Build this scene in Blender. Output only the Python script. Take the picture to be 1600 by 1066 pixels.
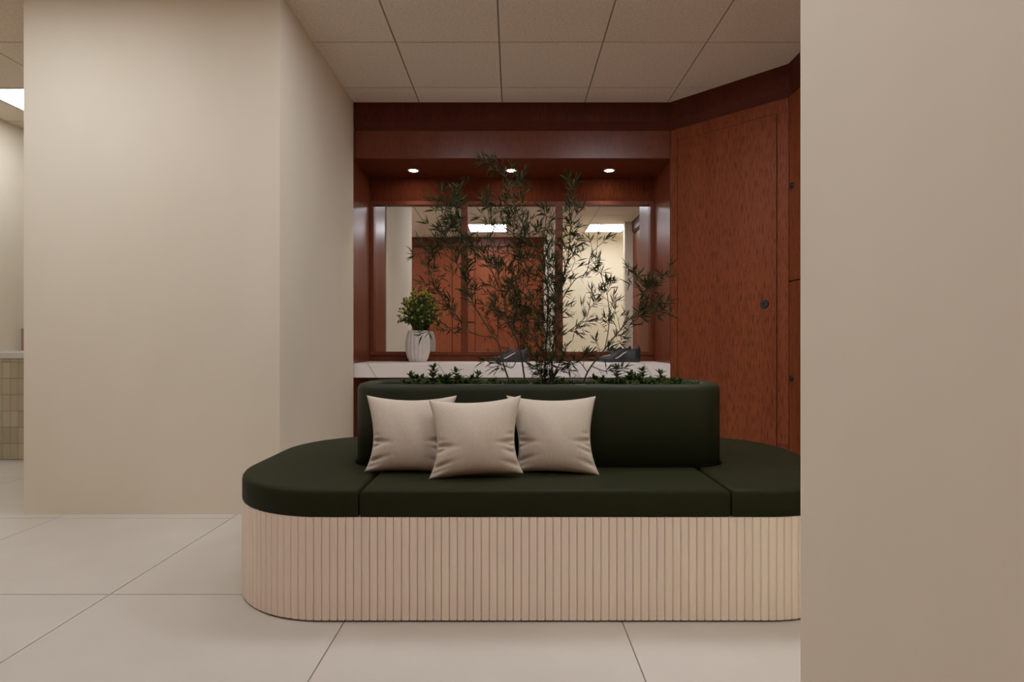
import bpy, bmesh, math, random
from mathutils import Vector, Matrix

for o in list(bpy.data.objects):
    bpy.data.objects.remove(o)
S = bpy.context.scene
COL = S.collection
PI = math.pi
F = 907.0                     # focal length in pixels of a 1600 px wide frame

# ------------------------------------------------------------------ camera
cam_d = bpy.data.cameras.new('camera')
cam = bpy.data.objects.new('camera', cam_d)
COL.objects.link(cam)
cam.location = (0, 0, 1.0)
cam.rotation_euler = (PI / 2, 0, 0)
cam_d.sensor_width = 36.0
cam_d.lens = F * 36.0 / 1600
cam_d.shift_x = -1 / 1600
cam_d.shift_y = 2 / 1600
cam_d.clip_start = 0.02
S.camera = cam

# ------------------------------------------------------------------ light levels
W = bpy.data.worlds.new('world')
S.world = W
W.use_nodes = True
W.node_tree.nodes['Background'].inputs[0].default_value = (1, .9, .8, 1)
W.node_tree.nodes['Background'].inputs[1].default_value = 0.0
PANELS = {(0, 0): 12.0, (3, 0): 13.0, (-3, 2): 17.5, (0, 3): 8.0, (2, 3): 17.0, (-5, 6): 10.0}   # ceiling panel (column, row): brightness
PANEL_COL = (.97, 1.0, 1.09)
SPOT_W = 11.0
LENS = 60.0
vs = S.view_settings
vs.view_transform = 'Standard'
vs.look = 'None'
vs.gamma = 1.0
vs.use_curve_mapping = False
vs.exposure = 0.0
try:
    S.cycles.use_denoising = True
    S.cycles.max_bounces = 12
    S.cycles.diffuse_bounces = 8
    S.cycles.sample_clamp_indirect = 6.0
except Exception:
    pass

# ------------------------------------------------------------------ materials
def lin(r, g, b):
    f = lambda c: (c / 255 / 12.92) if c / 255 <= .04045 else ((c / 255 + .055) / 1.055) ** 2.4
    return (f(r), f(g), f(b), 1)

def new_mat(name, col, rough=.6, metal=0.0, spec=.5):
    m = bpy.data.materials.new(name)
    m.use_nodes = True
    b = m.node_tree.nodes['Principled BSDF']
    b.inputs['Base Color'].default_value = col
    b.inputs['Roughness'].default_value = rough
    b.inputs['Metallic'].default_value = metal
    b.inputs['Specular IOR Level'].default_value = spec
    return m, m.node_tree, b

def mix_noise(nt, b, c1, c2, scale, stretch=(1, 1, 1), detail=4, lo=.35, hi=.65, bump=0, bump_d=.002, rough=.5):
    tc = nt.nodes.new('ShaderNodeTexCoord')
    mp = nt.nodes.new('ShaderNodeMapping')
    mp.inputs['Scale'].default_value = stretch
    no = nt.nodes.new('ShaderNodeTexNoise')
    no.inputs['Scale'].default_value = scale
    no.inputs['Detail'].default_value = detail
    no.inputs['Roughness'].default_value = rough
    cr = nt.nodes.new('ShaderNodeValToRGB')
    cr.color_ramp.elements[0].position = lo
    cr.color_ramp.elements[1].position = hi
    cr.color_ramp.elements[0].color = c1
    cr.color_ramp.elements[1].color = c2
    nt.links.new(tc.outputs['Object'], mp.inputs[0])
    nt.links.new(mp.outputs[0], no.inputs[0])
    nt.links.new(no.outputs[0], cr.inputs[0])
    nt.links.new(cr.outputs[0], b.inputs['Base Color'])
    if bump:
        bp = nt.nodes.new('ShaderNodeBump')
        bp.inputs['Strength'].default_value = bump
        bp.inputs['Distance'].default_value = bump_d
        nt.links.new(no.outputs[0], bp.inputs['Height'])
        nt.links.new(bp.outputs[0], b.inputs['Normal'])
    return no, cr, mp, tc

M = {}
def simple(name, col, rough=.6, metal=0.0, spec=.5):
    M[name] = new_mat(name, col, rough, metal, spec)[0]

def scl(c, k):
    return (c[0] * k, c[1] * k, c[2] * k, 1)

# plaster
m, nt, b = new_mat('plaster', (1, 1, 1, 1), .75, 0, .25)
mix_noise(nt, b, (.755, .685, .545, 1), (.795, .725, .585, 1), 1.6, (1, 1, .45), 3)
M['plaster'] = m
# ceiling tile: fine speckle
m, nt, b = new_mat('ceiling_board', (1, 1, 1, 1), .9, 0, .1)
mix_noise(nt, b, (.74, .655, .555, 1), (.84, .745, .635, 1), 55, (1, 1, 1), 3, .35, .65, .25, .002)
M['ceiling_board'] = m
m, nt, b = new_mat('ceiling_board_smooth', (1, 1, 1, 1), .8, 0, .2)
mix_noise(nt, b, (.83, .76, .66, 1), (.85, .78, .68, 1), 3)
M['ceiling_board_smooth'] = m
simple('ceiling_grid', (.30, .24, .19, 1), .7)
# floor
m, nt, b = new_mat('porcelain', (1, 1, 1, 1), .5, 0, .35)
mix_noise(nt, b, (.57, .53, .45, 1), (.61, .57, .49, 1), 2.2, (1, 1, 1), 4)
M['porcelain'] = m
simple('grout', (.32, .28, .225, 1), .9)
simple('tile_grout', (.46, .41, .31, 1), .9)
simple('pale_board', (.34, .22, .17, 1), .6)

# mahogany: vertical grain
def wood(name, c1, c2, c3, rough, spec=.28):
    m, nt, b = new_mat(name, (1, 1, 1, 1), rough, 0, spec)
    no, cr, mp, tc = mix_noise(nt, b, c1, c2, 7, (1, 1, .05), 5, .3, .75, .03, .001)
    # fine dark pores
    mp2 = nt.nodes.new('ShaderNodeMapping')
    mp2.inputs['Scale'].default_value = (1, 1, .05)
    n2 = nt.nodes.new('ShaderNodeTexNoise')
    n2.inputs['Scale'].default_value = 230
    n2.inputs['Detail'].default_value = 2
    r2 = nt.nodes.new('ShaderNodeValToRGB')
    r2.color_ramp.elements[0].position = .53
    r2.color_ramp.elements[1].position = .60
    r2.color_ramp.elements[0].color = (0, 0, 0, 1)
    r2.color_ramp.elements[1].color = (1, 1, 1, 1)
    mx = nt.nodes.new('ShaderNodeMix')
    mx.data_type = 'RGBA'
    mx.inputs[7].default_value = c3
    nt.links.new(tc.outputs['Object'], mp2.inputs[0])
    nt.links.new(mp2.outputs[0], n2.inputs[0])
    nt.links.new(n2.outputs[0], r2.inputs[0])
    nt.links.new(r2.outputs[0], mx.inputs[0])
    nt.links.new(cr.outputs[0], mx.inputs[6])
    nt.links.new(mx.outputs[2], b.inputs['Base Color'])
    M[name] = m
wood('mahogany', (.135, .029, .010, 1), (.185, .044, .015, 1), (.10, .021, .008, 1), .40)
wood('mahogany_door', (.20, .049, .0165, 1), (.265, .071, .0245, 1), (.12, .030, .011, 1), .42, .16)
wood('mahogany_locker_lit', (.26, .068, .026, 1), (.33, .092, .036, 1), (.20, .05, .02, 1), .45, .2)  # locker doors: mahogany lightened, the ceiling panel's grazing light put into the colour
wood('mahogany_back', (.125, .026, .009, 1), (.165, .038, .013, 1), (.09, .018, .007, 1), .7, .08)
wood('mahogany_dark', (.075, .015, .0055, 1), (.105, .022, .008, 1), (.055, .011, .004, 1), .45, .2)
wood('mahogany_gloss', (.15, .034, .012, 1), (.20, .050, .018, 1), (.11, .024, .009, 1), .30, .5)
simple('dark_gap', (.02, .01, .007, 1), .9)
simple('dark_metal', (.055, .06, .06, 1), .38, .8)
simple('mirror_glass', (.93, .93, .91, 1), .005, 1.0)

# marble with thin diagonal veins
m, nt, b = new_mat('marble', (1, 1, 1, 1), .3, 0, .5)
tc = nt.nodes.new('ShaderNodeTexCoord')
mp = nt.nodes.new('ShaderNodeMapping')
mp.inputs['Rotation'].default_value = (0, math.radians(32), 0)
mp.inputs['Scale'].default_value = (1, .5, 1)
wv = nt.nodes.new('ShaderNodeTexWave')
wv.inputs['Scale'].default_value = .62
wv.inputs['Distortion'].default_value = 2.2
wv.inputs['Detail'].default_value = 3
wv.inputs['Detail Scale'].default_value = 1.2
cr = nt.nodes.new('ShaderNodeValToRGB')
cr.color_ramp.elements[0].position = 0
cr.color_ramp.elements[0].color = (.68, .63, .58, 1)
cr.color_ramp.elements[1].position = .0016
cr.color_ramp.elements[1].color = (.92, .885, .84, 1)
nt.links.new(tc.outputs['Object'], mp.inputs[0]); nt.links.new(mp.outputs[0], wv.inputs[0])
nt.links.new(wv.outputs[1], cr.inputs[0]); nt.links.new(cr.outputs[0], b.inputs['Base Color'])
M['marble'] = m

# painted slats with a little tone difference from one to the next
m, nt, b = new_mat('painted_slat', (1, 1, 1, 1), .55, 0, .3)
oi = nt.nodes.new('ShaderNodeObjectInfo')
cr = nt.nodes.new('ShaderNodeValToRGB')
cr.color_ramp.elements[0].color = (.90, .795, .66, 1)
cr.color_ramp.elements[1].color = (.93, .83, .68, 1)
nt.links.new(oi.outputs['Random'], cr.inputs[0]); nt.links.new(cr.outputs[0], b.inputs['Base Color'])
M['painted_slat'] = m
simple('plinth', (.10, .065, .04, 1), .8)
simple('slat_backing', (.42, .34, .27, 1), .8)

# green upholstery
m, nt, b = new_mat('green_leatherette', (1, 1, 1, 1), .6, 0, .10)
mix_noise(nt, b, (.0200, .0212, .0080, 1), (.0230, .0242, .0095, 1), 240, (1, 1, 1), 2, .4, .6, .12, .0008)
M['green_leatherette'] = m
m, nt, b = new_mat('green_planter', (1, 1, 1, 1), .55, 0, .18)
mix_noise(nt, b, (.026, .031, .015, 1), (.030, .036, .0175, 1), 240, (1, 1, 1), 2, .4, .6, .12, .0008)
M['green_planter'] = m
# linen
m, nt, b = new_mat('linen', (1, 1, 1, 1), .9, 0, .1)
no, cr, mp, tc = mix_noise(nt, b, (.57, .50, .395, 1), (.635, .56, .445, 1), 220, (1, 1, .15), 3, .3, .7)
n3 = nt.nodes.new('ShaderNodeTexNoise'); n3.inputs['Scale'].default_value = 420
bp = nt.nodes.new('ShaderNodeBump'); bp.inputs['Strength'].default_value = .25; bp.inputs['Distance'].default_value = .0008
nt.links.new(tc.outputs['Object'], n3.inputs[0]); nt.links.new(n3.outputs[0], bp.inputs['Height']); nt.links.new(bp.outputs[0], b.inputs['Normal'])
M['linen'] = m
simple('soil', (.020, .016, .010, 1), .95)
m, nt, b = new_mat('bamboo_leaf', (1, 1, 1, 1), .6, 0, .12)
mix_noise(nt, b, (.028, .038, .012, 1), (.052, .066, .022, 1), 14, (1, 1, 1), 2)
M['bamboo_leaf'] = m
simple('bamboo_culm', (.05, .045, .018, 1), .5)
m, nt, b = new_mat('shrub_leaf', (1, 1, 1, 1), .55, 0, .15)
mix_noise(nt, b, (.045, .080, .018, 1), (.095, .145, .036, 1), 22, (1, 1, 1), 2)
M['shrub_leaf'] = m
m, nt, b = new_mat('bush_leaf', (1, 1, 1, 1), .55, 0, .15)
mix_noise(nt, b, (.030, .060, .016, 1), (.10, .15, .030, 1), 22, (1, 1, 1), 2)
M['bush_leaf'] = m
simple('yellow_tip', (.42, .40, .035, 1), .5)
simple('twig', (.07, .045, .02, 1), .7)
m, nt, b = new_mat('white_ceramic', (1, 1, 1, 1), .4, 0, .4)
mix_noise(nt, b, (.60, .56, .50, 1), (.68, .64, .58, 1), 9)
M['white_ceramic'] = m
simple('shoe_grey', (.024, .021, .021, 1), .5)
simple('lace_grey', (.09, .085, .085, 1), .7)
simple('shoe_dark', (.014, .014, .017, 1), .6)
simple('shoe_white', (.62, .58, .54, 1), .5)
simple('shoe_sole', (.035, .033, .036, 1), .7)
simple('white_trim', (.72, .70, .66, 1), .4)
m, nt, b = new_mat('sage_tile', (1, 1, 1, 1), .22, 0, .5)
oi = nt.nodes.new('ShaderNodeObjectInfo')
cr = nt.nodes.new('ShaderNodeValToRGB')
cr.color_ramp.elements[0].color = (.46, .40, .28, 1)
cr.color_ramp.elements[1].color = (.58, .52, .39, 1)
nt.links.new(oi.outputs['Random'], cr.inputs[0]); nt.links.new(cr.outputs[0], b.inputs['Base Color'])
M['sage_tile'] = m

def emit(name, col, s):
    m = bpy.data.materials.new(name)
    m.use_nodes = True
    b = m.node_tree.nodes['Principled BSDF']
    b.inputs['Base Color'].default_value = (.8, .8, .8, 1)
    b.inputs['Emission Color'].default_value = (*col, 1)
    b.inputs['Emission Strength'].default_value = s
    M[name] = m
for k_, s_ in PANELS.items():
    emit('panel_diffuser_%d_%d' % k_, PANEL_COL, s_)
emit('downlight_lens', (1, .93, .82), LENS)

# ------------------------------------------------------------------ helpers
def P(u, v, Y):
    """world point on the viewing ray of a pixel at depth Y"""
    return Vector(((u - 801) / F * Y, Y, 1 + (535 - v) / F * Y))

def empty(name, loc, label=None, cat=None, group=None):
    o = bpy.data.objects.new(name, None)
    COL.objects.link(o)
    o.location = loc
    o.empty_display_size = .05
    tag(o, label, cat, group)
    return o

def tag(o, label=None, cat=None, group=None, kind=None):
    if label: o['label'] = label
    if cat: o['category'] = cat
    if group: o['group'] = group
    if kind: o['kind'] = kind
    return o

def wloc(o):
    v = Vector((0, 0, 0))
    while o is not None:
        v += o.location
        o = o.parent
    return v

def obj(name, bm, mat, parent=None, smooth=False, base=None, kind=None, bevel=0, seg=2):
    """bm holds world coordinates; the object's origin goes to base (default: the parent's origin)"""
    pl = wloc(parent) if parent else Vector((0, 0, 0))
    org = Vector(base) if base is not None else pl
    bmesh.ops.translate(bm, verts=bm.verts, vec=-org)
    me = bpy.data.meshes.new(name)
    bm.normal_update()
    bm.to_mesh(me)
    bm.free()
    o = bpy.data.objects.new(name, me)
    COL.objects.link(o)
    for mm in (mat if isinstance(mat, (list, tuple)) else [mat]):
        me.materials.append(M[mm])
    if smooth:
        me.polygons.foreach_set('use_smooth', [True] * len(me.polygons))
    if parent: o.parent = parent
    o.location = org - pl
    if bevel:
        md = o.modifiers.new('bevel', 'BEVEL')
        md.width = bevel; md.segments = seg; md.limit_method = 'ANGLE'; md.angle_limit = math.radians(40)
        md.harden_normals = False
    if kind: o['kind'] = kind
    return o

def box(x0, x1, y0, y1, z0, z1, bm=None):
    bm = bm or bmesh.new()
    vs_ = [bm.verts.new((x, y, z)) for z in (z0, z1) for y in (y0, y1) for x in (x0, x1)]
    for f in ((0, 2, 3, 1), (4, 5, 7, 6), (0, 1, 5, 4), (2, 6, 7, 3), (0, 4, 6, 2), (1, 3, 7, 5)):
        bm.faces.new([vs_[i] for i in f])
    return bm

def prism(pts, z0, z1, bm=None):
    bm = bm or bmesh.new()
    a = [bm.verts.new((x, y, z0)) for x, y in pts]
    c = [bm.verts.new((x, y, z1)) for x, y in pts]
    n = len(pts)
    bm.faces.new(a[::-1]); bm.faces.new(c)
    for i in range(n):
        bm.faces.new((a[i], a[(i + 1) % n], c[(i + 1) % n], c[i]))
    bmesh.ops.recalc_face_normals(bm, faces=bm.faces)
    return bm

def tube(pts, r0, r1, n=5, bm=None):
    bm = bm or bmesh.new()
    rings = []
    N = len(pts)
    for i, p in enumerate(pts):
        d = (pts[min(i + 1, N - 1)] - pts[max(i - 1, 0)]).normalized()
        a = d.cross(Vector((.31, .95, .05))).normalized()
        b_ = d.cross(a)
        r = r0 + (r1 - r0) * i / (N - 1)
        rings.append([bm.verts.new(p + r * (math.cos(2 * PI * k / n) * a + math.sin(2 * PI * k / n) * b_)) for k in range(n)])
    for i in range(N - 1):
        for k in range(n):
            f = bm.faces.new((rings[i][k], rings[i][(k + 1) % n], rings[i + 1][(k + 1) % n], rings[i + 1][k]))
            f.smooth = True
    bm.faces.new(rings[0][::-1]); bm.faces.new(rings[-1])
    return bm

def cyl(c, axis, r, d, n=20, bm=None, r2=None):
    """cylinder from c along axis by d"""
    bm = bm or bmesh.new()
    axis = Vector(axis).normalized()
    a = axis.orthogonal().normalized(); b_ = axis.cross(a)
    c = Vector(c)
    r2 = r if r2 is None else r2
    A = [bm.verts.new(c + r * (math.cos(2 * PI * k / n) * a + math.sin(2 * PI * k / n) * b_)) for k in range(n)]
    B = [bm.verts.new(c + axis * d + r2 * (math.cos(2 * PI * k / n) * a + math.sin(2 * PI * k / n) * b_)) for k in range(n)]
    for k in range(n):
        bm.faces.new((A[k], A[(k + 1) % n], B[(k + 1) % n], B[k]))
    bm.faces.new(A[::-1]); bm.faces.new(B)
    return bm

def link_copy(src, parent, loc, rz=0):
    c = src.copy()
    COL.objects.link(c)
    c.parent = parent
    c.location = loc
    c.rotation_euler = (0, 0, rz)
    return c

def rrect(x0, x1, y0, y1, r, n=12):
    pts = []
    for cx, cy, a0 in ((x1 - r, y0 + r, -90), (x1 - r, y1 - r, 0), (x0 + r, y1 - r, 90), (x0 + r, y0 + r, 180)):
        for k in range(n + 1):
            a = math.radians(a0 + 90 * k / n)
            pts.append((cx + r * math.cos(a), cy + r * math.sin(a)))
    return pts

# ------------------------------------------------------------------ the setting
CEIL = 3.04
# floor: slab of grout with tiles lying on it
floor = obj('floor', box(-5.0, 2.9, -1.0, 7.2, -.06, -.004), 'grout', kind='structure')
TP = .9945
ft = None
for i in range(-5, 4):
    for j in range(-4, 6):
        x0 = -.6026 + TP * i; y0 = 2.302 + TP * j
        a, b2, c, d = max(x0, -5.0), min(x0 + TP, 2.9), max(y0, -1.0), min(y0 + TP, 7.2)
        if b2 - a < .05 or d - c < .05: continue
        full = b2 - a > TP - .001 and d - c > TP - .001
        if full and ft:
            link_copy(ft, floor, (a, c, 0))
        else:
            g = .0024
            o = obj('floor_tile', box(a + g, b2 - g, c + g, d - g, -.02, 0), 'porcelain', floor, base=(a, c, 0))
            if full: ft = o

# ceiling: grid above with lay-in tiles
ceiling = obj('ceiling', box(-5.0, 2.9, -1.0, 7.2, CEIL + .006, CEIL + .1), 'ceiling_grid', kind='structure')
CP = .7045
X0, Y0 = -.795, .423
LIGHTS = set(PANELS)
ctile = None
for i in range(-6, 6):
    for j in range(-3, 10):
        x0 = X0 + CP * i; y0 = Y0 + CP * j
        a, b2, c, d = max(x0, -5.0), min(x0 + CP, 2.9), max(y0, -1.0), min(y0 + CP, 7.2)
        if b2 - a < .03 or d - c < .03 or (i, j) in LIGHTS: continue
        full = b2 - a > CP - .001 and d - c > CP - .001
        smooth_tile = (i, j) == (0, 6)
        if full and ctile and not smooth_tile:
            link_copy(ctile, ceiling, (a, c, CEIL))
        else:
            g = .0055
            o = obj('ceiling_tile', box(a + g, b2 - g, c + g, d - g, CEIL, CEIL + .012), 'ceiling_board_smooth' if smooth_tile else 'ceiling_board', ceiling, base=(a, c, CEIL))
            if smooth_tile: o['label'] = 'smoother and paler ceiling tile'
            elif full and not ctile: ctile = o

WT = CEIL + .005
obj('wall_left', prism([(-2.84, 3.372), (-1.353, 3.372), (-1.353, 4.932), (-1.40, 4.932), (-1.40, 5.8), (-2.84, 5.8)], 0, WT), 'plaster', kind='structure')
obj('wall_right', box(.605, .80, -.18, 1.22, 0, WT), 'plaster', kind='structure')
obj('wall_rear', box(.605, 2.9, -.5, -.18, 0, WT), 'plaster', kind='structure')
obj('wall_rear_left', box(-5.0, .605, -1.0, -.62, 0, WT), 'plaster', kind='structure')
obj('wall_far_left', box(-5.0, -4.68, -.62, 7.2, 0, WT), 'plaster', kind='structure')
obj('wall_far_end', box(-4.68, -2.84, 6.6, 7.2, 0, WT), 'plaster', kind='structure')
obj('wall_side', box(1.90, 2.9, 1.19, 1.33, 0, WT), 'plaster', kind='structure')
obj('wall_side_rear', box(2.3, 2.9, -.18, 1.19, 0, WT), 'plaster', kind='structure')

# ceiling lights
def panel_light(i, j, label):
    x0 = X0 + CP * i; y0 = Y0 + CP * j
    t = empty('ceiling_light', (x0 + CP / 2, y0 + CP / 2, CEIL), label, 'ceiling light', 'square light panels in the ceiling')
    bm = bmesh.new()
    g, w = .0055, .018
    a, b2, c, d = x0 + g, x0 + CP - g, y0 + g, y0 + CP - g
    box(a, b2, c, c + w, CEIL - .002, CEIL + .012, bm); box(a, b2, d - w, d, CEIL - .002, CEIL + .012, bm)
    box(a, a + w, c + w, d - w, CEIL - .002, CEIL + .012, bm); box(b2 - w, b2, c + w, d - w, CEIL - .002, CEIL + .012, bm)
    obj('frame', bm, 'white_trim', t)
    obj('diffuser', box(a + w, b2 - w, c + w, d - w, CEIL + .002, CEIL + .010), 'panel_diffuser_%d_%d' % (i, j), t)
panel_light(0, 0, 'square ceiling light panel mirrored above the reddish wooden lockers')
panel_light(3, 0, 'square ceiling light panel mirrored above the pale rear wall')
panel_light(-3, 2, 'square ceiling light panel in front of the broad beige wall block')
panel_light(0, 3, 'square ceiling light panel above the left half of the green bench')
panel_light(2, 3, 'square ceiling light panel above the right half of the green bench')
panel_light(-5, 6, 'square ceiling light panel over the tiled counter in the side passage')

# ------------------------------------------------------------------ cornice along niche, angled door and side cabinets
path = [(-1.353, 4.934), (1.335, 4.934), (2.022, 4.247), (2.022, 1.335)]
prof = [(0, CEIL), (0, 2.877), (.036, 2.812), (.10, 2.812), (.10, CEIL)]
bm = bmesh.new()
def off_pt(i, d):
    p = Vector(path[i])
    def nrm(a, c):
        t = (Vector(c) - Vector(a)).normalized()
        return Vector((-t.y, t.x))
    if i == 0: return p + d * nrm(path[0], path[1])
    if i == len(path) - 1: return p + d * nrm(path[-2], path[-1])
    n1 = nrm(path[i - 1], path[i]); n2 = nrm(path[i], path[i + 1])
    mdir = (n1 + n2).normalized()
    return p + mdir * (d / mdir.dot(n1))
rings = []
for i in range(len(path)):
    rings.append([bm.verts.new((*off_pt(i, d), z)) for d, z in prof])
for i in range(len(path) - 1):
    for k in range(len(prof)):
        bm.faces.new((rings[i][k], rings[i + 1][k], rings[i + 1][(k + 1) % len(prof)], rings[i][(k + 1) % len(prof)]))
bm.faces.new(rings[0]); bm.faces.new(rings[-1][::-1])
bmesh.ops.recalc_face_normals(bm, faces=bm.faces)
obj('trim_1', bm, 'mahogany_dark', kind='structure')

# ------------------------------------------------------------------ wooden niche
XL, XR = -1.362, 1.350
NY0, NY1 = 4.97, 5.56
niche = empty('wall_niche', (0, NY0, 0), 'tall mahogany wall niche with spotlit soffit above the marble counter', 'niche')
obj('jamb', box(XL - .03, XL, NY0 - .037, 5.62, 0, 2.811), 'mahogany_gloss', niche)
obj('jamb', box(XR, XR + .03, NY0 + .012, 5.62, 0, 2.811), 'mahogany_gloss', niche)
obj('header_panel', box(XL + .0005, XR - .0005, NY0, NY0 + .02, 2.578, 2.811), 'mahogany_gloss', niche)
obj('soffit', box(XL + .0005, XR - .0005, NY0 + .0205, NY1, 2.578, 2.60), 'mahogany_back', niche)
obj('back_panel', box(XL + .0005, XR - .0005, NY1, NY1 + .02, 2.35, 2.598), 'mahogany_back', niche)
obj('backsplash', box(XL + .0005, XR - .0005, NY1, NY1 + .02, .8185, .876), 'mahogany', niche)
obj('lower_panel', box(XL + .0005, XR - .0005, 5.40, 5.42, 0, .696), 'mahogany', niche)

# mirror in its frame
FY = 5.535
mir = empty('wall_mirror', (0, 5.58, .878), 'wide mirror in three panes divided by red wooden bars', 'mirror')
ZT, ZB = 2.347, .8775
obj('top_rail', box(XL + .001, XR - .001, FY, 5.60, 2.313, ZT), 'mahogany', mir, bevel=.002)
obj('bottom_rail', box(XL + .001, XR - .001, FY, 5.60, ZB, .910), 'mahogany', mir, bevel=.002)
xs = [(-1.361, -1.3255), (-.495, -.428), (.406, .479), (1.313, 1.349)]
for k, (a, b2) in enumerate(xs):
    obj('stile' if k in (0, 3) else 'mullion', box(a, b2, FY, 5.60, .9105, 2.3125), 'mahogany', mir, bevel=.002)
for k in range(3):
    obj('mirror_pane', box(xs[k][1] + .0005, xs[k + 1][0] - .0005, 5.58, 5.598, .9105, 2.3125), 'mirror_glass', mir)

# counter: two slabs
ctr = empty('vanity_counter', (0, 5.25, .697), 'long white marble counter shelf with thin diagonal grey veins', 'counter')
xj = (947 - 801) / F * 4.965
obj('marble_slab', box(XL + .001, xj - .0006, 4.962, NY1 - .0005, .697, .818), 'marble', ctr, bevel=.003)
obj('marble_slab', box(xj + .0006, XR - .001, 4.962, NY1 - .0005, .697, .818), 'marble', ctr, bevel=.003)

# downlights
def downlight(x, label):
    z = 2.578; y = 5.32
    t = empty('downlight', (x, y, z), label, 'downlight', 'round spotlights in the niche soffit')
    bm = bmesh.new()
    n = 28
    r0, r1 = .040, .054
    ring = [[bm.verts.new((x + r * math.cos(2 * PI * k / n), y + r * math.sin(2 * PI * k / n), zz)) for k in range(n)]
            for r, zz in ((r1, z), (r1, z - .004), (r0, z - .006), (r0, z))]
    for i in range(3):
        for k in range(n):
            bm.faces.new((ring[i][k], ring[i][(k + 1) % n], ring[i + 1][(k + 1) % n], ring[i + 1][k]))
    bmesh.ops.recalc_face_normals(bm, faces=bm.faces)
    obj('trim_ring', bm, 'white_trim', t, smooth=False)
    obj('lens', cyl((x, y, z - .0035), (0, 0, 1), .039, .003, 24), 'downlight_lens', t)
    l = bpy.data.lights.new('downlight_bulb', 'SPOT')
    l.energy = SPOT_W; l.color = (1, .9, .76); l.spot_size = math.radians(104); l.spot_blend = .55; l.shadow_soft_size = .03
    lo = bpy.data.objects.new('downlight_bulb', l)
    COL.objects.link(lo); lo.parent = t; lo.location = (0, 0, -.012)
for x, s in ((-.909, 'leftmost of three round spotlights in the niche soffit, above the vase'),
             (-.012, 'middle of three round spotlights in the niche soffit, behind bamboo tips'),
             (.886, 'rightmost of three round spotlights in the niche soffit, near the angled door')):
    downlight(x, s)

# ------------------------------------------------------------------ angled cabinet with one tall door
ax, ay = 1.352, 4.97
d45 = Vector((1, -1, 0)).normalized()
n45 = Vector((-1, -1, 0)).normalized()       # towards the room
def slab45(t0, t1, z0, z1, front, back, bm=None):
    """t is the distance along x from the niche corner; front/back are depths behind the plane"""
    o = Vector((ax, ay, 0))
    def q(t, dp): return o + Vector((t, -t, 0)) - n45 * dp
    a, b2, c, d = q(t0, front), q(t1, front), q(t1, back), q(t0, back)
    return prism([(a.x, a.y), (b2.x, b2.y), (c.x, c.y), (d.x, d.y)], z0, z1, bm)
ac = empty('corner_cabinet', (ax + .34, ay - .34, 0), 'diagonal mahogany corner cabinet with one tall lockable door', 'cabinet')
obj('carcass', slab45(.004, .682, 0, 2.811, .022, .30), 'dark_gap', ac)
obj('plinth', slab45(.627, .6855, 0, .243, 0, .021), 'mahogany', ac)
obj('stile', slab45(.001, .044, 0, 2.811, 0, .021), 'mahogany_door', ac, bevel=.002)
obj('stile', slab45(.627, .6855, .244, 2.811, 0, .021), 'mahogany_door', ac, bevel=.002)
obj('top_rail', slab45(.0445, .6265, 2.714, 2.811, 0, .021), 'mahogany_door', ac)
dr = obj('door', slab45(.047, .623, .02, 2.7125, 0, .021), 'mahogany_door', ac, bevel=.002)
lc = Vector((ax, ay, 0)) + Vector((.5606, -.5606, 0)); lc.z = 1.29
bm = cyl(lc, n45, .033, .010, 24, None, .030)
c2 = lc + n45 * .0101
nf = len(bm.faces)
cyl(c2 + Vector((0, 0, .005)), n45, .0065, .0012, 12, bm)
bx_ = [c2 + d45 * a + Vector((0, 0, b_)) + n45 * e for e in (0, .0012) for b_ in (-.014, .004) for a in (-.0028, .0028)]
bv = [bm.verts.new(p) for p in bx_]
for f in ((0, 2, 3, 1), (4, 5, 7, 6), (0, 1, 5, 4), (2, 6, 7, 3), (0, 4, 6, 2), (1, 3, 7, 5)): bm.faces.new([bv[i] for i in f])
bm.faces.ensure_lookup_table()
for f in bm.faces[nf:]: f.material_index = 1
lock = obj('lock', bm, ['dark_metal', 'dark_gap'], dr, smooth=False, base=lc)

# side cabinets running towards the viewer
SX = 2.036
for k in range(4):
    y1 = 4.278 - .735 * k; y0 = y1 - .733
    lab = ['mahogany side cabinet with two stacked doors next to the diagonal door',
           'mahogany side cabinet second from the diagonal door, beyond the right wall',
           'mahogany side cabinet third from the diagonal door, beyond the right wall',
           'mahogany side cabinet farthest from the diagonal door, seen by its edge in the mirror'][k]
    t = empty('side_cabinet', (SX + .15, (y0 + y1) / 2, 0), lab, 'cabinet', 'side cabinets along the right')
    obj('carcass', box(SX + .021, SX + .28, y0, y1, 0, 2.811), 'mahogany', t)
    for z0, z1, zk in ((.02, 1.443, .739), (1.451, 2.808, 2.14)):
        d = obj('door', box(SX, SX + .020, y0 + .002, y1 - .002, z0, z1), 'mahogany_door', t, bevel=.002)
        c = Vector((SX, y1 - .055, zk))
        obj('knob', cyl(c, (-1, 0, 0), .020, .016, 18, None, .017), 'dark_metal', d, base=c)

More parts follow.
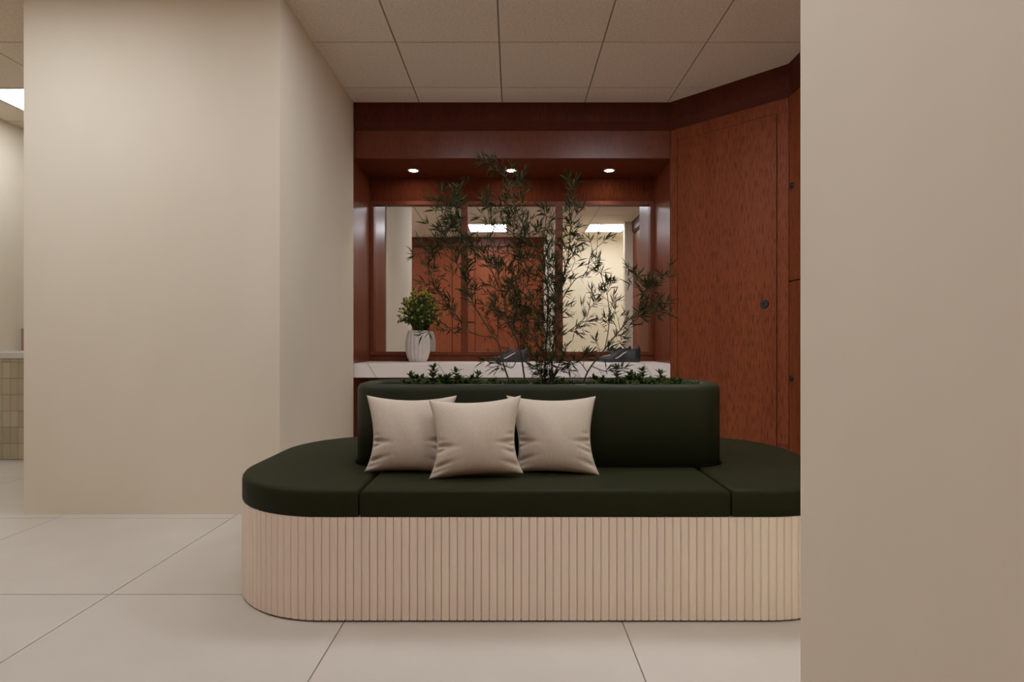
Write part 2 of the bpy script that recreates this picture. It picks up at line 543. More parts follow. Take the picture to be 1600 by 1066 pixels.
# lockers behind the viewer, seen in the mirror
LY = -.13
for k in range(8):
    x1 = .6045 - .4455 * k; x0 = x1 - .4445
    place = ['against the narrow right wall', 'second from the narrow right wall', 'third from the narrow right wall', 'fourth from the narrow right wall',
             'fifth from the narrow right wall', 'sixth from the narrow right wall', 'seventh from the narrow right wall', 'eighth from the narrow right wall'][k]
    t = empty('locker', ((x0 + x1) / 2, -.36, 0), 'tall mahogany locker reflected in the mirror, ' + place, 'locker', 'lockers reflected in the mirror')
    obj('carcass', box(x0, x1, -.61, LY - .021, 0, CEIL), 'dark_gap', t)
    obj('fascia', box(x0, x1, LY - .020, LY + .045, 2.86, CEIL), 'mahogany', t)
    d = obj('door', box(x0 + .0045, x1 - .0045, LY - .020, LY, .03, 2.852), 'mahogany_locker_lit', t, bevel=.002)
    c = Vector((x1 - .06, LY, 2.10))
    obj('lock', cyl(c, (0, 1, 0), .022, .012, 16), 'dark_metal', d, base=c)

# ------------------------------------------------------------------ tiled counter in the passage on the left
ty = 4.935
tcn = empty('tiled_counter', (-4.25, ty + .3, 0), 'half height sage tiled counter with white ledge in the side passage', 'counter')
obj('core', box(-4.675, -3.80, ty + .012, ty + .62, 0, .862), 'tile_grout', tcn)
obj('ledge', box(-4.675, -3.79, ty - .015, ty + .62, .8625, .9125), 'white_trim', tcn, bevel=.003)
tw, th = .0665, .138
src = None
for i in range(13):
    for j in range(6):
        x = -4.67 + tw * i; z = .004 + th * j
        zz = min(z + th, .862) - .003
        if src and zz - z > th - .01:
            link_copy(src, tcn, Vector((x, ty, z)) - tcn.location)
        else:
            o = obj('wall_tile', box(x + .0012, x + tw - .0012, ty, ty + .0115, z, zz), 'sage_tile', tcn, base=(x, ty, z), bevel=.001)
            if not src: src = o
    x = -4.67 + tw * i
    obj('wall_tile', box(x + .0012, x + tw - .0012, ty, ty + .0115, .004 + th * 6, .861), 'sage_tile', tcn, base=(x, ty, .83), bevel=.001)
# shallow tray and wooden stand on that counter
a = P(14, 552, 5.1).x
tr = empty('tray', (a + .15, 5.15, .9125), 'low white tray lying on the ledge of the tiled counter', 'tray')
bm = box(a, a + .34, 5.02, 5.28, .9125, .9165)
obj('tray_base', bm, 'white_trim', tr)
bm = bmesh.new()
for q in ((a, a + .34, 5.02, 5.028), (a, a + .34, 5.272, 5.28), (a, a + .008, 5.028, 5.272), (a + .332, a + .34, 5.028, 5.272)):
    box(*q, .9166, .926, bm)
obj('tray_rim', bm, 'white_trim', tr)
a = P(34.3, 530, 5.45).x
st = empty('display_stand', (a + .1, 5.45, .9125), 'reddish brown upright board standing on the tiled counter', 'board')
obj('board', box(a, a + .22, 5.44, 5.46, .92, 1.13), 'pale_board', st, bevel=.002)
obj('foot', box(a + .01, a + .21, 5.41, 5.50, .9127, .9199), 'pale_board', st)

# ------------------------------------------------------------------ planter bench
bx0, bx1, by0, by1, R = -1.123, 1.354, 2.0755, 3.29, .44
cxm = (bx0 + bx1) / 2
px0, px1, py0, py1, PR = cxm - .812, cxm + .812, 2.462, 2.902, .165
ZS0, ZS1 = .377, .474
bench = empty('planter_bench', (cxm, (by0 + by1) / 2, 0), 'green upholstered planter bench with rounded ends on a fluted beige base', 'bench')
ins = .006
obj('plinth', prism(rrect(bx0 + .012, bx1 - .012, by0 + .012, by1 - .012, R - .012, 16), 0, .010), 'plinth', bench)
obj('base', prism(rrect(bx0 + ins, bx1 - ins, by0 + ins, by1 - ins, R - ins, 16), .0102, ZS0 - .001), 'slat_backing', bench)
# slats
sw = .0285
bm = bmesh.new()
nseg = 8
hw = (sw - .0008) / 2
prof = [(-hw, .0058), (-hw, .0005)] + [(hw * math.sin((k / nseg - .5) * PI), -.0060 * (1 - abs(math.sin((k / nseg - .5) * PI)) ** 5) ** .5) for k in range(1, nseg)] + [(hw, .0005), (hw, .0058)]
bm = prism(prof, 0, ZS0 - .0025 - .008)
slat0 = None
def slat(x, y, rz):
    global slat0
    if slat0 is None:
        slat0 = obj('slat', bm, 'painted_slat', None)
        slat0.parent = bench
        slat0.location = Vector((x, y, .008)) - bench.location
        slat0.rotation_euler = (0, 0, rz)
    else:
        link_copy(slat0, bench, Vector((x, y, .008)) - bench.location, rz)
def straight(p0, p1, rz):
    L = (Vector(p1) - Vector(p0)).length
    n = round(L / sw)
    for k in range(n):
        f = (k + .5) / n
        slat(p0[0] + (p1[0] - p0[0]) * f, p0[1] + (p1[1] - p0[1]) * f, rz)
def corner(cx, cy, a0):
    n = 24
    for k in range(n):
        a = math.radians(a0 + 90 * (k + .5) / n)
        slat(cx + R * math.cos(a), cy + R * math.sin(a), a + PI / 2)
straight((bx0 + R, by0), (bx1 - R, by0), 0)
corner(bx1 - R, by0 + R, -90)
straight((bx1, by0 + R), (bx1, by1 - R), PI / 2)
corner(bx1 - R, by1 - R, 0)
straight((bx1 - R, by1), (bx0 + R, by1), PI)
corner(bx0 + R, by1 - R, 90)
straight((bx0, by1 - R), (bx0, by0 + R), -PI / 2)
corner(bx0 + R, by0 + R, 180)

# cushions
sm0, sm1 = cxm - .6645, cxm + .6645
gp = .0035
ng = .003
bo = .004   # cushions stand a little proud of the slats
CSEC = [(.003, ZS0), (0, ZS0 + .003), (0, ZS1 - .022), (.0025, ZS1 - .012), (.008, ZS1 - .0045), (.015, ZS1 - .001), (.024, ZS1)]
def cushion(outline):
    """outline(d) gives the outline drawn in by d"""
    bm = bmesh.new()
    rings = [[bm.verts.new((x, y, z)) for x, y in outline(d)] for d, z in CSEC]
    n = len(rings[0])
    for a, c in zip(rings, rings[1:]):
        for k in range(n):
            bm.faces.new((a[k], a[(k + 1) % n], c[(k + 1) % n], c[k]))
    bm.faces.new(rings[0][::-1]); bm.faces.new(rings[-1])
    bmesh.ops.recalc_face_normals(bm, faces=bm.faces)
    o = obj('seat_cushion', bm, 'green_leatherette', bench, smooth=True)
    o.data.set_sharp_from_angle(angle=math.radians(50))
    return o
cushion(lambda d: [(sm0 + gp + d, by0 - bo + d), (sm1 - gp - d, by0 - bo + d), (sm1 - gp - d, py0 - ng - d), (sm0 + gp + d, py0 - ng - d)])
cushion(lambda d: [(sm0 + gp + d, py1 + ng + d), (sm1 - gp - d, py1 + ng + d), (sm1 - gp - d, by1 + bo - d), (sm0 + gp + d, by1 + bo - d)])
def end_cushion(sgn):
    def outline(d):
        Rb = R + bo - d
        q = ng + d
        xs_ = sm1 + gp + d
        o_ = [(xs_, py0 - q), (xs_, by0 - bo + d)]
        for k in range(21):
            a = math.radians(-90 + 90 * k / 20)
            o_.append((bx1 - R + Rb * math.cos(a), by0 + R + Rb * math.sin(a)))
        for k in range(21):
            a = math.radians(90 * k / 20)
            o_.append((bx1 - R + Rb * math.cos(a), by1 - R + Rb * math.sin(a)))
        o_ += [(xs_, by1 + bo - d), (xs_, py1 + q)]
        for k in range(13):
            a = math.radians(90 - 90 * k / 12)
            o_.append((px1 - PR + (PR + q) * math.cos(a), py1 - PR + (PR + q) * math.sin(a)))
        for k in range(13):
            a = math.radians(-90 * k / 12)
            o_.append((px1 - PR + (PR + q) * math.cos(a), py0 + PR + (PR + q) * math.sin(a)))
        return [(2 * cxm - x, y) for x, y in o_] if sgn < 0 else o_
    cushion(outline)
end_cushion(1); end_cushion(-1)

# upholstered planter wall: closed section swept round a rounded rectangle
PZ = .818
bm = bmesh.new()
secs = [(0, ZS0), (0, PZ - .028), (.003, PZ - .014), (.010, PZ - .004), (.022, PZ), (.062, PZ), (.072, PZ - .005), (.077, PZ - .014), (.078, PZ - .03), (.078, ZS0)]
rings = []
for d, z in secs:
    rings.append([bm.verts.new((x, y, z)) for x, y in rrect(px0 + d, px1 - d, py0 + d, py1 - d, PR - d, 10)])
n = len(rings[0])
for i in range(len(rings)):
    r_, q_ = rings[i], rings[(i + 1) % len(rings)]
    for k in range(n):
        f = bm.faces.new((r_[k], r_[(k + 1) % n], q_[(k + 1) % n], q_[k]))
        f.smooth = True
bmesh.ops.recalc_face_normals(bm, faces=bm.faces)
obj('backrest', bm, 'green_planter', bench)
SOIL = .775
d = .0785
bm = bmesh.new()
rnd = random.Random(4)
rr = rrect(px0 + d, px1 - d, py0 + d, py1 - d, PR - d, 6)
obj('soil', prism(rr, SOIL - .05, SOIL), 'soil', bench)

# ------------------------------------------------------------------ cushions on the bench
def pillow(name, tl, tr_, bl, br, thick, label, seed, crease):
    rnd = random.Random(seed)
    c = (tl + tr_ + bl + br) / 4
    nrm = ((tr_ - bl).cross(tl - br)).normalized()
    if nrm.y > 0: nrm = -nrm
    N = 56
    bm = bmesh.new()
    def surf(s, t, side):
        # pull the edges in between the pointed corners
        ex = 1 - .175 * (1 - t * t) * (1 - .35 * t)
        ey = 1 - (.135 if t > 0 else .07) * (1 - s * s)
        ss, tt = s * ex, t * ey
        a, b2 = (ss + 1) / 2, (tt + 1) / 2
        p = bl * (1 - a) * (1 - b2) + br * a * (1 - b2) + tl * (1 - a) * b2 + tr_ * a * b2
        f = max(0, (1 - s * s) * (1 - t * t))
        h = thick * (f ** .52)
        # fuller towards the bottom
        h *= 1 - .14 * t
        # pinched creases from the side edges
        for side_s, tc_, w, L, am in crease:
            dx = (1 - side_s * s)
            dt = t - tc_ - .22 * dx * (1 if tc_ < -.3 else -.6)
            h -= am * math.exp(-(dt / w) ** 2) * math.exp(-(dx / L) ** 2) * (1 if f > 0 else 0) * min(1, dx * 8)
        h += .0012 * math.sin(9 * s + 3 * t + seed) * f
        return p + nrm * h * side
    for side in (1, -.75):
        g = [[bm.verts.new(surf(-1 + 2 * i / N, -1 + 2 * j / N, side)) for i in range(N + 1)] for j in range(N + 1)]
        for j in range(N):
            for i in range(N):
                q = (g[j][i], g[j][i + 1], g[j + 1][i + 1], g[j + 1][i])
                bm.faces.new(q if side > 0 else q[::-1])
    bmesh.ops.remove_doubles(bm, verts=bm.verts, dist=.0004)
    base = Vector((c.x, (bl.y + br.y) / 2, ZS1))
    o = obj(name, bm, 'linen', None, smooth=True, base=base)
    tag(o, label, 'pillow', 'linen pillows on the green bench')
    return o
crs = [(-1, -.20, .055, .34, .026), (-1, -.37, .045, .26, .022), (-1, -.06, .05, .2, .011), (1, -.16, .05, .30, .022), (1, -.31, .04, .26, .018), (1, -.47, .05, .24, .016),
       (1, .02, .05, .18, .010), (-1, -.74, .06, .34, .018), (-1, -.88, .05, .25, .012), (1, -.78, .06, .3, .014)]
pillow('throw_pillow', P(573, 618, 2.415), P(714, 618, 2.44), P(569, 738, 2.335), P(705, 741, 2.345), .062,
       'beige linen pillow nearest the rounded left end of the green bench', 1, crs)
pillow('throw_pillow', P(791, 618, 2.435), P(931, 619, 2.42), P(803, 738, 2.345), P(938, 744, 2.30), .062,
       'beige linen pillow standing rightmost of three, bare green seat to its right', 2, crs)
pillow('throw_pillow', P(670, 625, 2.315), P(814, 618, 2.35), P(669, 750, 2.232), P(819, 741, 2.262), .066,
       'front beige linen pillow overlapping the other two on the green bench', 3, crs)

# ------------------------------------------------------------------ vase with bushy plant
def leaf_pts(L, w, fold=.25):
    return [(0, 0, 0), (-w * .5, L * .35, fold * w), (0, L * .35, 0), (w * .5, L * .35, fold * w),
            (-w * .38, L * .68, fold * w * .8), (0, L * .68, 0), (w * .38, L * .68, fold * w * .8), (0, L, -L * .04)]
LEAF_F = [(0, 2, 1), (0, 3, 2), (1, 2, 5, 4), (2, 3, 6, 5), (4, 5, 7), (5, 6, 7)]
def add_leaf(bm, p, d, up, L, w):
    d = d.normalized()
    x = d.cross(up)
    if x.length < 1e-4: x = d.orthogonal()
    x.normalize()
    z = x.cross(d)
    vs_ = [bm.verts.new(p + x * a + d * b2 + z * c) for a, b2, c in leaf_pts(L, w)]
    for f in LEAF_F:
        bm.faces.new([vs_[i] for i in f])

def rdir(rnd, zmin=-1, zmax=1):
    z = rnd.uniform(zmin, zmax); a = rnd.uniform(0, 2 * PI); r = math.sqrt(max(0, 1 - z * z))
    return Vector((r * math.cos(a), r * math.sin(a), z))

vx, vy, vz = -.881, 5.40, .818
vase = empty('ribbed_vase', (vx, vy, vz), 'white ribbed ceramic vase at the left end of the marble counter', 'vase')
bm = bmesh.new()
pr = [(.072, 0), (.080, .004), (.098, .04), (.112, .09), (.1165, .145), (.114, .20), (.104, .25), (.093, .283), (.089, .291), (.083, .292), (.080, .285), (.084, .25), (.084, .24)]
n = 192
rings = []
for r, z in pr:
    rg = []
    for k in range(n):
        a = 2 * PI * k / n
        rib = 1 - (.12 * (1 - abs(math.cos(a * 8 + .3))) ** 2.2 if .003 < z < .288 else 0)
        rg.append(bm.verts.new((vx + r * rib * math.cos(a), vy + r * rib * math.sin(a), vz + z)))
    rings.append(rg)
for i in range(len(rings) - 1):
    for k in range(n):
        bm.faces.new((rings[i][k], rings[i][(k + 1) % n], rings[i + 1][(k + 1) % n], rings[i + 1][k]))
bm.faces.new(rings[0][::-1]); bm.faces.new(rings[-1])
bmesh.ops.recalc_face_normals(bm, faces=bm.faces)
obj('body', bm, 'white_ceramic', vase, smooth=True)

rnd = random.Random(11)
pb = Vector((vx, vy, vz + .241))
plant = empty('potted_bush', pb, 'small bushy plant with yellow-green tips growing in the white vase', 'plant')
bms = bmesh.new(); bml = bmesh.new(); bmy = bmesh.new()
for k in range(80):
    # crown: broad cone, tallest just right of centre
    a = rnd.uniform(0, 2 * PI)
    rr_ = rnd.uniform(.1, 1) ** .6
    reach = .205 * rr_
    top = .53 - .44 * rr_ ** 1.1 * rnd.uniform(.55, 1.0)
    tip = pb + Vector((reach * math.cos(a) + .005, max(-.2, min(reach * math.sin(a), .12)), max(.075, top)))
    mid = pb + Vector((reach * .3 * math.cos(a), reach * .3 * math.sin(a), .11 + .3 * (top - .1)))
    pts = [pb + Vector((rnd.uniform(-.03, .03), rnd.uniform(-.03, .03), .002)), mid, (mid + tip) / 2 + Vector((0, 0, .02)), tip]
    tube(pts, .0022, .0009, 4, bms)
    for q in range(30):
        f = rnd.uniform(.12, 1)
        j = min(2, int(f * 3)); ff = f * 3 - j
        p = pts[j].lerp(pts[j + 1], ff) if j < 3 else tip
        dv = (rdir(rnd, -.3, 1) + Vector((0, 0, .3)))
        yel = (f > .78 and rnd.random() < .6) or rnd.random() < .04
        add_leaf(bmy if yel else bml, p, dv, rdir(rnd), rnd.uniform(.018, .032) * (.8 if yel else 1), rnd.uniform(.012, .018))
obj('stems', bms, 'twig', plant)
obj('foliage', bml, 'bush_leaf', plant, kind='stuff')
obj('yellow_tips', bmy, 'yellow_tip', plant, kind='stuff')

# ------------------------------------------------------------------ shoes on the counter
def shoe(c, ang, L, label):
    """toe towards -x before turning"""
    t = empty('sneaker', c, label, 'shoe', 'dark sneakers on the marble counter')
    Wd = L * .36
    Rm = Matrix.Rotation(ang, 3, 'Z')
    def T(x, y, z): return Vector(c) + Rm @ Vector((x, y, z))
    def halfw(s):
        return Wd / 2 * (math.sin(min(1, s * 3.2 + .03) * PI / 2) ** .7) * (1 - .28 * math.exp(-((s - .62) / .18) ** 2)) * (1 if s < .88 else math.cos((s - .88) / .12 * PI / 2 * .72))
    def mid(s): return .06 * Wd * math.sin(s * PI)
    xs_ = [0, .03, .08, .15, .25, .35, .45, .55, .65, .75, .85, .92, .97, 1.0]
    # sole
    bm = bmesh.new()
    up = []
    pts = [(s * L - L / 2, mid(s) - halfw(s) * 1.05) for s in xs_] + [(s * L - L / 2, mid(s) + halfw(s) * 1.05) for s in reversed(xs_)]
    lo_ = [bm.verts.new(T(x, y, 0.0 + .012 * max(0, 1 - (x + L / 2) / (.18 * L)))) for x, y in pts]
    hi_ = [bm.verts.new(T(x, y, .026 + .010 * max(0, 1 - (x + L / 2) / (.2 * L)) + .008 * (x / L + .5))) for x, y in pts]
    n = len(pts)
    bm.faces.new(lo_[::-1]); bm.faces.new(hi_)
    for k in range(n):
        bm.faces.new((lo_[k], lo_[(k + 1) % n], hi_[(k + 1) % n], hi_[k]))
    bmesh.ops.recalc_face_normals(bm, faces=bm.faces)
    obj('sole', bm, 'shoe_sole', t)
    # upper
    def height(s):
        return L * (.13 + .03 * math.sin(min(1, s / .25) * PI / 2) + .19 * max(0, min(1, (s - .22) / .33)) ** 1.1 + .03 * max(0, (s - .8) / .2))
    bm = bmesh.new()
    rings = []
    K = 14
    for s in xs_:
        w = halfw(s); h = height(s) * (1 if s > .06 else .80 + s * 3.3)
        tuck = .45 + .15 * s if s < .5 else .50
        ring = []
        for k in range(K + 1):
            a = PI * k / K
            y = -math.cos(a); z = math.sin(a) ** .62
            ww = w * (1 - (1 - tuck) * z ** 2.2 * .75)
            zz = .022 + (h - .022) * z
            if s > .56 and s < .96 and 4 < k < K - 4:
                zz -= L * .10 * math.sin((s - .56) / .40 * PI) ** .5   # the opening
            ring.append(bm.verts.new(T(s * L - L / 2, mid(s) + ww * y, zz)))
        rings.append(ring)
    for i in range(len(rings) - 1):
        for k in range(K):
            f = bm.faces.new((rings[i][k], rings[i + 1][k], rings[i + 1][k + 1], rings[i][k + 1])); f.smooth = True
    bm.faces.new(rings[0]); bm.faces.new(rings[-1][::-1])
    bmesh.ops.recalc_face_normals(bm, faces=bm.faces)
    obj('upper', bm, 'shoe_grey', t)
    # heel counter
    bm = bmesh.new()
    g = []
    for s in (.86, .92, .97, 1.0, 1.012):
        w = halfw(min(s, 1)) * (1.04 if s <= 1 else .9); h = height(min(s, 1)) * .96
        g.append([bm.verts.new(T(s * L - L / 2 + .001, mid(min(s, 1)) + w * -math.cos(PI * k / 10) * (1 - .36 * (math.sin(PI * k / 10) ** .62) ** 2.2), .022 + (h - .02) * math.sin(PI * k / 10) ** .62 * (1.0 if s < 1.01 else .96))) for k in range(11)])
    for i in range(4):
        for k in range(10):
            if 3 <= k <= 6 and i < 3: continue
            bm.faces.new((g[i][k], g[i + 1][k], g[i + 1][k + 1], g[i][k + 1])).smooth = True
    bm.faces.new(g[-1][::-1])
    bmesh.ops.recalc_face_normals(bm, faces=bm.faces)
    obj('heel_counter', bm, 'shoe_dark', t)
    # pale slanted stripe on the side that faces the room
    def side_pt(s, z01, out=.003):
        w = halfw(s); h = height(s)
        z = z01
        y = -math.sqrt(max(0, 1 - (z ** (1 / .62)) ** 2))
        ww = w * (1 - .5 * z ** 2.2 * .75) + out
        return T(s * L - L / 2, mid(s) + ww * y - out * .5, .022 + (h - .022) * z)
    bm = bmesh.new()
    lo_ = [bm.verts.new(side_pt(.38 + .30 * q / 6, (.12 + .55 * (q / 6) ** 1.2))) for q in range(7)]
    hi_ = [bm.verts.new(side_pt(.36 + .31 * q / 6, (.22 + .47 * (q / 6) ** 1.0))) for q in range(7)]
    for q in range(6):
        bm.faces.new((lo_[q], lo_[q + 1], hi_[q + 1], hi_[q]))
    obj('side_stripe', bm, 'shoe_white', t)
    # tongue and laces
    bm = bmesh.new()
    tb = [T((.42 + .05 * q) * L - L / 2, mid(.5), height(.42 + .05 * q) * .93) for q in range(4)]
    tube(tb, L * .05, L * .05, 8, bm)
    obj('tongue', bm, 'shoe_dark', t)
    bm = bmesh.new()
    for q in range(5):
        s = .30 + .055 * q
        w = halfw(s) * .42
        tube([T(s * L - L / 2, mid(s) - w, height(s) * .965 + .004), T(s * L - L / 2, mid(s), height(s) + .006 + .004), T(s * L - L / 2 + .006, mid(s) + w, height(s) * .965 + .004)], .0035, .0035, 5, bm)
    obj('laces', bm, 'lace_grey', t)
shoe(((796 - 801) / F * 5.36, 5.36, .818), math.radians(-6), .335, 'dark grey sneaker lying below the middle of the mirror, among bamboo stems')
shoe(((967 - 801) / F * 5.36, 5.36, .818), math.radians(7), .385, 'longer dark sneaker near the right end of the marble counter')

# ------------------------------------------------------------------ bamboo in the planter
def smooth_path(pts, sub=5):
    out = []
    n = len(pts)
    for i in range(n - 1):
        p0 = pts[max(i - 1, 0)]; p1 = pts[i]; p2 = pts[i + 1]; p3 = pts[min(i + 2, n - 1)]
        for k in range(sub):
            t = k / sub
            out.append(.5 * ((2 * p1) + (-p0 + p2) * t + (2 * p0 - 5 * p1 + 4 * p2 - p3) * t * t + (-p0 + 3 * p1 - 3 * p2 + p3) * t ** 3))
    out.append(pts[-1])
    return out

LEAFMESH = []
for k in range(4):
    bm = bmesh.new()
    L, w = 1.0, .09 + .016 * k
    vs_ = [bm.verts.new((a, b2, c - .10 * b2 * b2 * (k - 1))) for a, b2, c in leaf_pts(L, w, .35)]
    for f in LEAF_F: bm.faces.new([vs_[i] for i in f])
    me = bpy.data.meshes.new('leaf'); bm.to_mesh(me); bm.free()
    me.materials.append(M['bamboo_leaf'])
    LEAFMESH.append(me)

def leaf_matrix(p, d, up, L):
    d = d.normalized(); x = d.cross(up)
    if x.length < 1e-4: x = d.orthogonal()
    x.normalize(); z = x.cross(d)
    return Matrix(((x.x * L, d.x * L, z.x * L, p.x), (x.y * L, d.y * L, z.y * L, p.y), (x.z * L, d.z * L, z.z * L, p.z), (0, 0, 0, 1)))

MAXLEAF = 150
def bamboo(label, base_u, Y, stems, seed):
    """stems: list of (pixel path seen from the front, depth drift, start fraction of foliage, sprays per metre, spray reach)"""
    rnd = random.Random(seed)
    b0 = P(base_u, 600, Y); b0.z = SOIL
    t = empty('bamboo_plant', b0, label, 'bamboo', 'bamboo plants in the bench planter')
    bt = bmesh.new()
    leaves = []
    for path_, drift, f0, dens, reach in stems:
        n = len(path_)
        pts = [P(u, v, Y + drift * (i / (n - 1)) ** 1.2) for i, (u, v) in enumerate(path_)]
        own = path_[0][1] > 592
        if own: pts[0].z = SOIL + .0005
        sp = smooth_path(pts)
        cb = bmesh.new()
        tube(sp, .0042 if own else .0024, .0012, 6, cb)
        obj('culm' if own else 'branch', cb, 'bamboo_culm', t)
        ln = [0]
        for a, c in zip(sp, sp[1:]): ln.append(ln[-1] + (c - a).length)
        tot = ln[-1]
        ns = int(tot * (1 - f0) * dens * 2.15)
        for k in range(ns + 1):
            f = f0 + (1 - f0) * (k + rnd.uniform(-.3, .3)) / max(1, ns)
            f = min(1, max(f0, f))
            s = f * tot
            i = max(j for j in range(len(ln)) if ln[j] <= s + 1e-6); i = min(i, len(sp) - 2)
            p = sp[i].lerp(sp[i + 1], (s - ln[i]) / max(1e-6, ln[i + 1] - ln[i]))
            ax_ = (sp[i + 1] - sp[i]).normalized()
            rd = rdir(rnd); rd -= ax_ * rd.dot(ax_); rd.normalize()
            bd = (ax_ * rnd.uniform(.5, 1.1) + rd * rnd.uniform(.5, 1.0) + Vector((0, 0, .25))).normalized()
            bl_ = reach * rnd.uniform(.45, 1.45) * (1.15 - .5 * f)
            bend = Vector((rnd.uniform(-.25, .25), rnd.uniform(-.2, .2), rnd.uniform(-.3, .15))) * bl_
            tp = [p, p + bd * bl_ * .5 + bend * .3, p + bd * bl_ + bend]
            if f > .97: tp = [p, p + ax_ * .02, p + ax_ * .05]
            tube(tp, .0013, .0006, 4, bt)
            def along(g): return tp[0].lerp(tp[1], g * 2) if g < .5 else tp[1].lerp(tp[2], g * 2 - 1)
            dd = (tp[2] - tp[0]).normalized()
            ends = [(tp[2], dd)]
            for q in range(rnd.randint(1, 3)):          # side twiglets
                g = rnd.uniform(.25, .85)
                sd = (dd * rnd.uniform(.3, .9) + rdir(rnd) * .9).normalized()
                e = along(g) + sd * bl_ * rnd.uniform(.22, .5)
                tube([along(g), (along(g) + e) / 2 + Vector((0, 0, .003)), e], .0009, .0005, 3, bt)
                ends.append((e, sd))
            for e, sd in ends:
                for q in range(rnd.randint(2, 5)):
                    ld = (sd * rnd.uniform(.5, 1) + rdir(rnd) * rnd.uniform(.35, .85) + Vector((0, 0, .18))).normalized()
                    leaves.append((e - sd * rnd.uniform(0, .012), ld, rdir(rnd, .1, 1), rnd.uniform(.028, .062)))
            for q in range(rnd.randint(1, 3)):
                ld = (dd * rnd.uniform(.4, 1) + rdir(rnd) * rnd.uniform(.5, .9)).normalized()
                leaves.append((along(rnd.uniform(.1, .9)), ld, rdir(rnd, .1, 1), rnd.uniform(.028, .056)))
    obj('twigs', bt, 'bamboo_culm', t, kind='stuff')
    rnd.shuffle(leaves)
    leaves.sort(key=lambda l: -l[3])
    bl2 = bmesh.new()
    for k, (p, d, up, L) in enumerate(leaves):
        if k < MAXLEAF:
            o = bpy.data.objects.new('leaf', LEAFMESH[k % 4])
            COL.objects.link(o)
            o.parent = t
            o.matrix_local = Matrix.Translation(-b0) @ leaf_matrix(p, d, up, L)
        else:
            add_leaf(bl2, p, d, up, L, L * .115)
    if len(bl2.verts): obj('foliage', bl2, 'bamboo_leaf', t, kind='stuff')
    else: bl2.free()
    return len(leaves)

NL = []
NL.append(bamboo('bamboo plant leaning left over the marble counter towards the white vase', 801, 2.66, [
    ([(801, 601), (786, 567), (780, 540), (771, 526), (752, 496), (739, 474), (726, 436), (714, 412), (702, 380), (692, 345), (690, 308)], -.05, .42, 26, .10),
    ([(726, 436), (722, 400), (716, 360), (712, 320), (717, 300)], .04, .2, 26, .085),
    ([(771, 527), (748, 524), (730, 514), (702, 480), (683, 451), (672, 425), (670, 400), (690, 372)], .03, .25, 17, .07),
    ([(748, 524), (722, 516), (700, 512), (676, 517)], -.06, .3, 15, .06),
    ([(714, 412), (690, 396), (660, 396)], .05, .3, 16, .06),
], 21))
NL.append(bamboo('bamboo plant with a bare lower stem spreading up behind the front pillow', 822, 2.70, [
    ([(822, 601), (812, 545), (798, 512), (791, 495), (787, 465), (779, 448), (771, 430), (762, 410), (750, 394), (736, 378), (722, 352), (712, 325)], .02, .30, 26, .10),
    ([(787, 465), (776, 420), (768, 380), (764, 340), (762, 318)], -.05, .15, 22, .085),
    ([(798, 512), (806, 470), (800, 430), (803, 396), (802, 354), (790, 325)], .06, .15, 26, .09),
    ([(808, 560), (800, 575), (786, 570), (768, 566)], -.05, .3, 18, .05),
], 22))
NL.append(bamboo('tallest bamboo plant whose tip reaches up to the middle spotlight', 850, 2.68, [
    ([(850, 602), (853, 540), (857, 470), (850, 425), (840, 396), (822, 359), (806, 326), (800, 298), (786, 272), (764, 256)], -.04, .10, 26, .095),
    ([(853, 520), (838, 490), (826, 455), (822, 420), (812, 390)], .05, .1, 26, .09),
    ([(850, 601), (846, 586), (840, 570), (832, 558)], -.03, .15, 34, .05),
    ([(852, 560), (836, 530), (824, 500), (812, 470)], .05, .1, 24, .085),
    ([(806, 326), (790, 310), (774, 316)], .05, .2, 24, .07),
    ([(800, 298), (808, 284), (812, 278)], -.03, .2, 24, .06),
    ([(840, 396), (850, 368), (853, 340), (850, 330)], .04, .2, 22, .07),
], 23))
NL.append(bamboo('upright bamboo plant in front of the right bar of the mirror', 858, 2.63, [
    ([(860, 602), (864, 550), (870, 490), (878, 440), (888, 400), (892, 350), (894, 318), (890, 292)], .03, .08, 30, .075),
    ([(872, 480), (886, 455), (900, 436), (916, 426), (921, 405), (928, 392), (939, 381)], -.04, .3, 17, .07),
    ([(866, 530), (885, 520), (905, 505), (918, 490), (922, 470)], .05, .25, 17, .075),
    ([(862, 570), (880, 575), (896, 568), (910, 560)], -.04, .2, 18, .055),
    ([(861, 601), (866, 585), (874, 570), (878, 558)], -.03, .1, 34, .05),
    ([(872, 470), (858, 440), (856, 410), (862, 380)], .05, .1, 24, .07),
], 24))
NL.append(bamboo('bamboo plant arching right towards the diagonal cabinet', 906, 2.67, [
    ([(906, 602), (918, 582), (930, 564), (945, 545), (962, 524), (985, 497), (1004, 478), (1022, 455), (1036, 432)], -.03, .30, 24, .085),
    ([(945, 545), (950, 520), (952, 492), (949, 463), (942, 440), (938, 418)], .03, .2, 18, .065),
    ([(985, 497), (1000, 494), (1022, 486), (1038, 490)], .04, .1, 22, .065),
    ([(1004, 478), (1002, 455), (992, 435), (988, 428)], .03, .2, 18, .05),
    ([(918, 582), (905, 565), (890, 556)], .03, .3, 18, .05),
    ([(924, 572), (945, 580), (962, 578)], -.04, .3, 18, .05),
], 25))

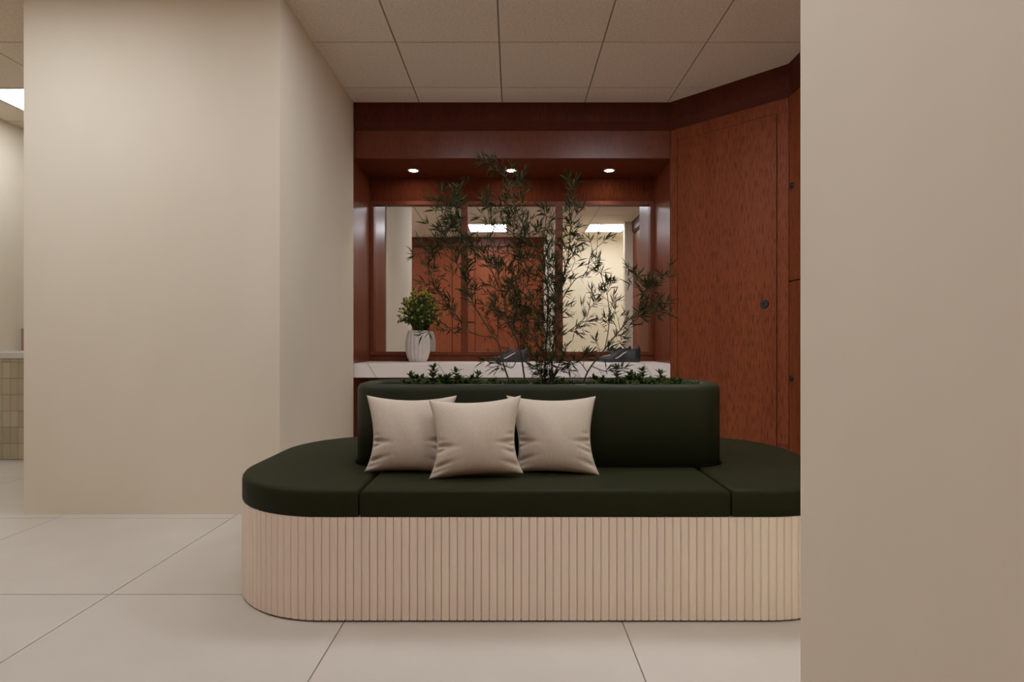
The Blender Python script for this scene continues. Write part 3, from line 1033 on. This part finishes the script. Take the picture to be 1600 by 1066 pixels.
# ------------------------------------------------------------------ low leafy shrubs in the planter
def shrub(u, Y, topv, label, seed, n_sprigs=4, spread=.045):
    rnd = random.Random(seed)
    b0 = P(u, 600, Y); b0.z = SOIL
    t = empty('leafy_shrub', b0, label, 'shrub', 'low leafy shrubs in the bench planter')
    H = P(u, topv, Y).z - SOIL
    bs = bmesh.new(); bl_ = bmesh.new()
    for k in range(n_sprigs):
        h = H if k == 0 else H * rnd.uniform(.35, .72)
        r = .004 if k == 0 else spread * rnd.uniform(.35, 1.2)
        a = rnd.uniform(0, 2 * PI)
        yy = max(-.075, min(.075, r * math.sin(a)))
        base = b0 + Vector((.35 * r * math.cos(a), .35 * yy, 0))
        tip = b0 + Vector((r * math.cos(a) * 1.4, yy, max(.02, h - .02)))
        midp = (base + tip) / 2 + Vector((rnd.uniform(-.006, .006), rnd.uniform(-.006, .006), .006))
        tube([base, midp, tip], .0018, .001, 4, bs)
        m_ = max(3, int(h / .020))
        for q in range(m_):
            f = .3 + .7 * q / (m_ - 1)
            p = base.lerp(midp, f * 2) if f < .5 else midp.lerp(tip, f * 2 - 1)
            for s in range(4):
                aa = q * .8 + s * PI / 2 + rnd.uniform(-.3, .3)
                d = Vector((math.cos(aa), math.sin(aa), .15 + .55 * f + rnd.uniform(-.2, .2)))
                add_leaf(bl_, p, d, Vector((-math.cos(aa) * .5, -math.sin(aa) * .5, 1)), rnd.uniform(.030, .044), rnd.uniform(.012, .016))
        for s in range(3):
            add_leaf(bl_, tip, Vector((rnd.uniform(-.5, .5), rnd.uniform(-.5, .5), 1)), Vector((0, -1, .3)), rnd.uniform(.026, .036), .012)
    obj('stems', bs, 'twig', t)
    obj('foliage', bl_, 'shrub_leaf', t, kind='stuff')
sh = [(654, 2.64, 586, 'low shrub closest to the left end of the planter'),
      (677, 2.66, 570, 'low shrub with the tallest sprig, second from the left end of the planter'),
      (698, 2.62, 585, 'short dense shrub in the planter between two taller left sprigs'),
      (714, 2.67, 576, 'dark broad sprigged shrub above the right corner of the left pillow'),
      (746, 2.64, 581, 'small shrub with a lone sprig above the front pillow'),
      (770, 2.66, 592, 'very low shrub just left of the first bamboo stem'),
      (930, 2.64, 588, 'low shrub beside the foot of the right arching bamboo'),
      (962, 2.66, 571, 'tall leafy shrub right of the arching bamboo foot'),
      (986, 2.62, 580, 'bright green shrub in the planter right of the tall leafy shrub'),
      (1003, 2.67, 574, 'fan shaped shrub sprig below the right shoe'),
      (1033, 2.64, 579, 'small upright shrub under the right end of the marble counter'),
      (1054, 2.68, 592, 'low shrub closest to the right end of the planter'),
      (800, 2.75, 594, 'low shrub behind the leftmost bamboo foot'),
      (880, 2.74, 592, 'low shrub between the upright and the arching bamboo')]
for k, (u, Y, tv, lab) in enumerate(sh):
    shrub(u, Y, tv, lab, 50 + k, 9, .075)
print('leaves', NL, 'objects', len(bpy.data.objects))
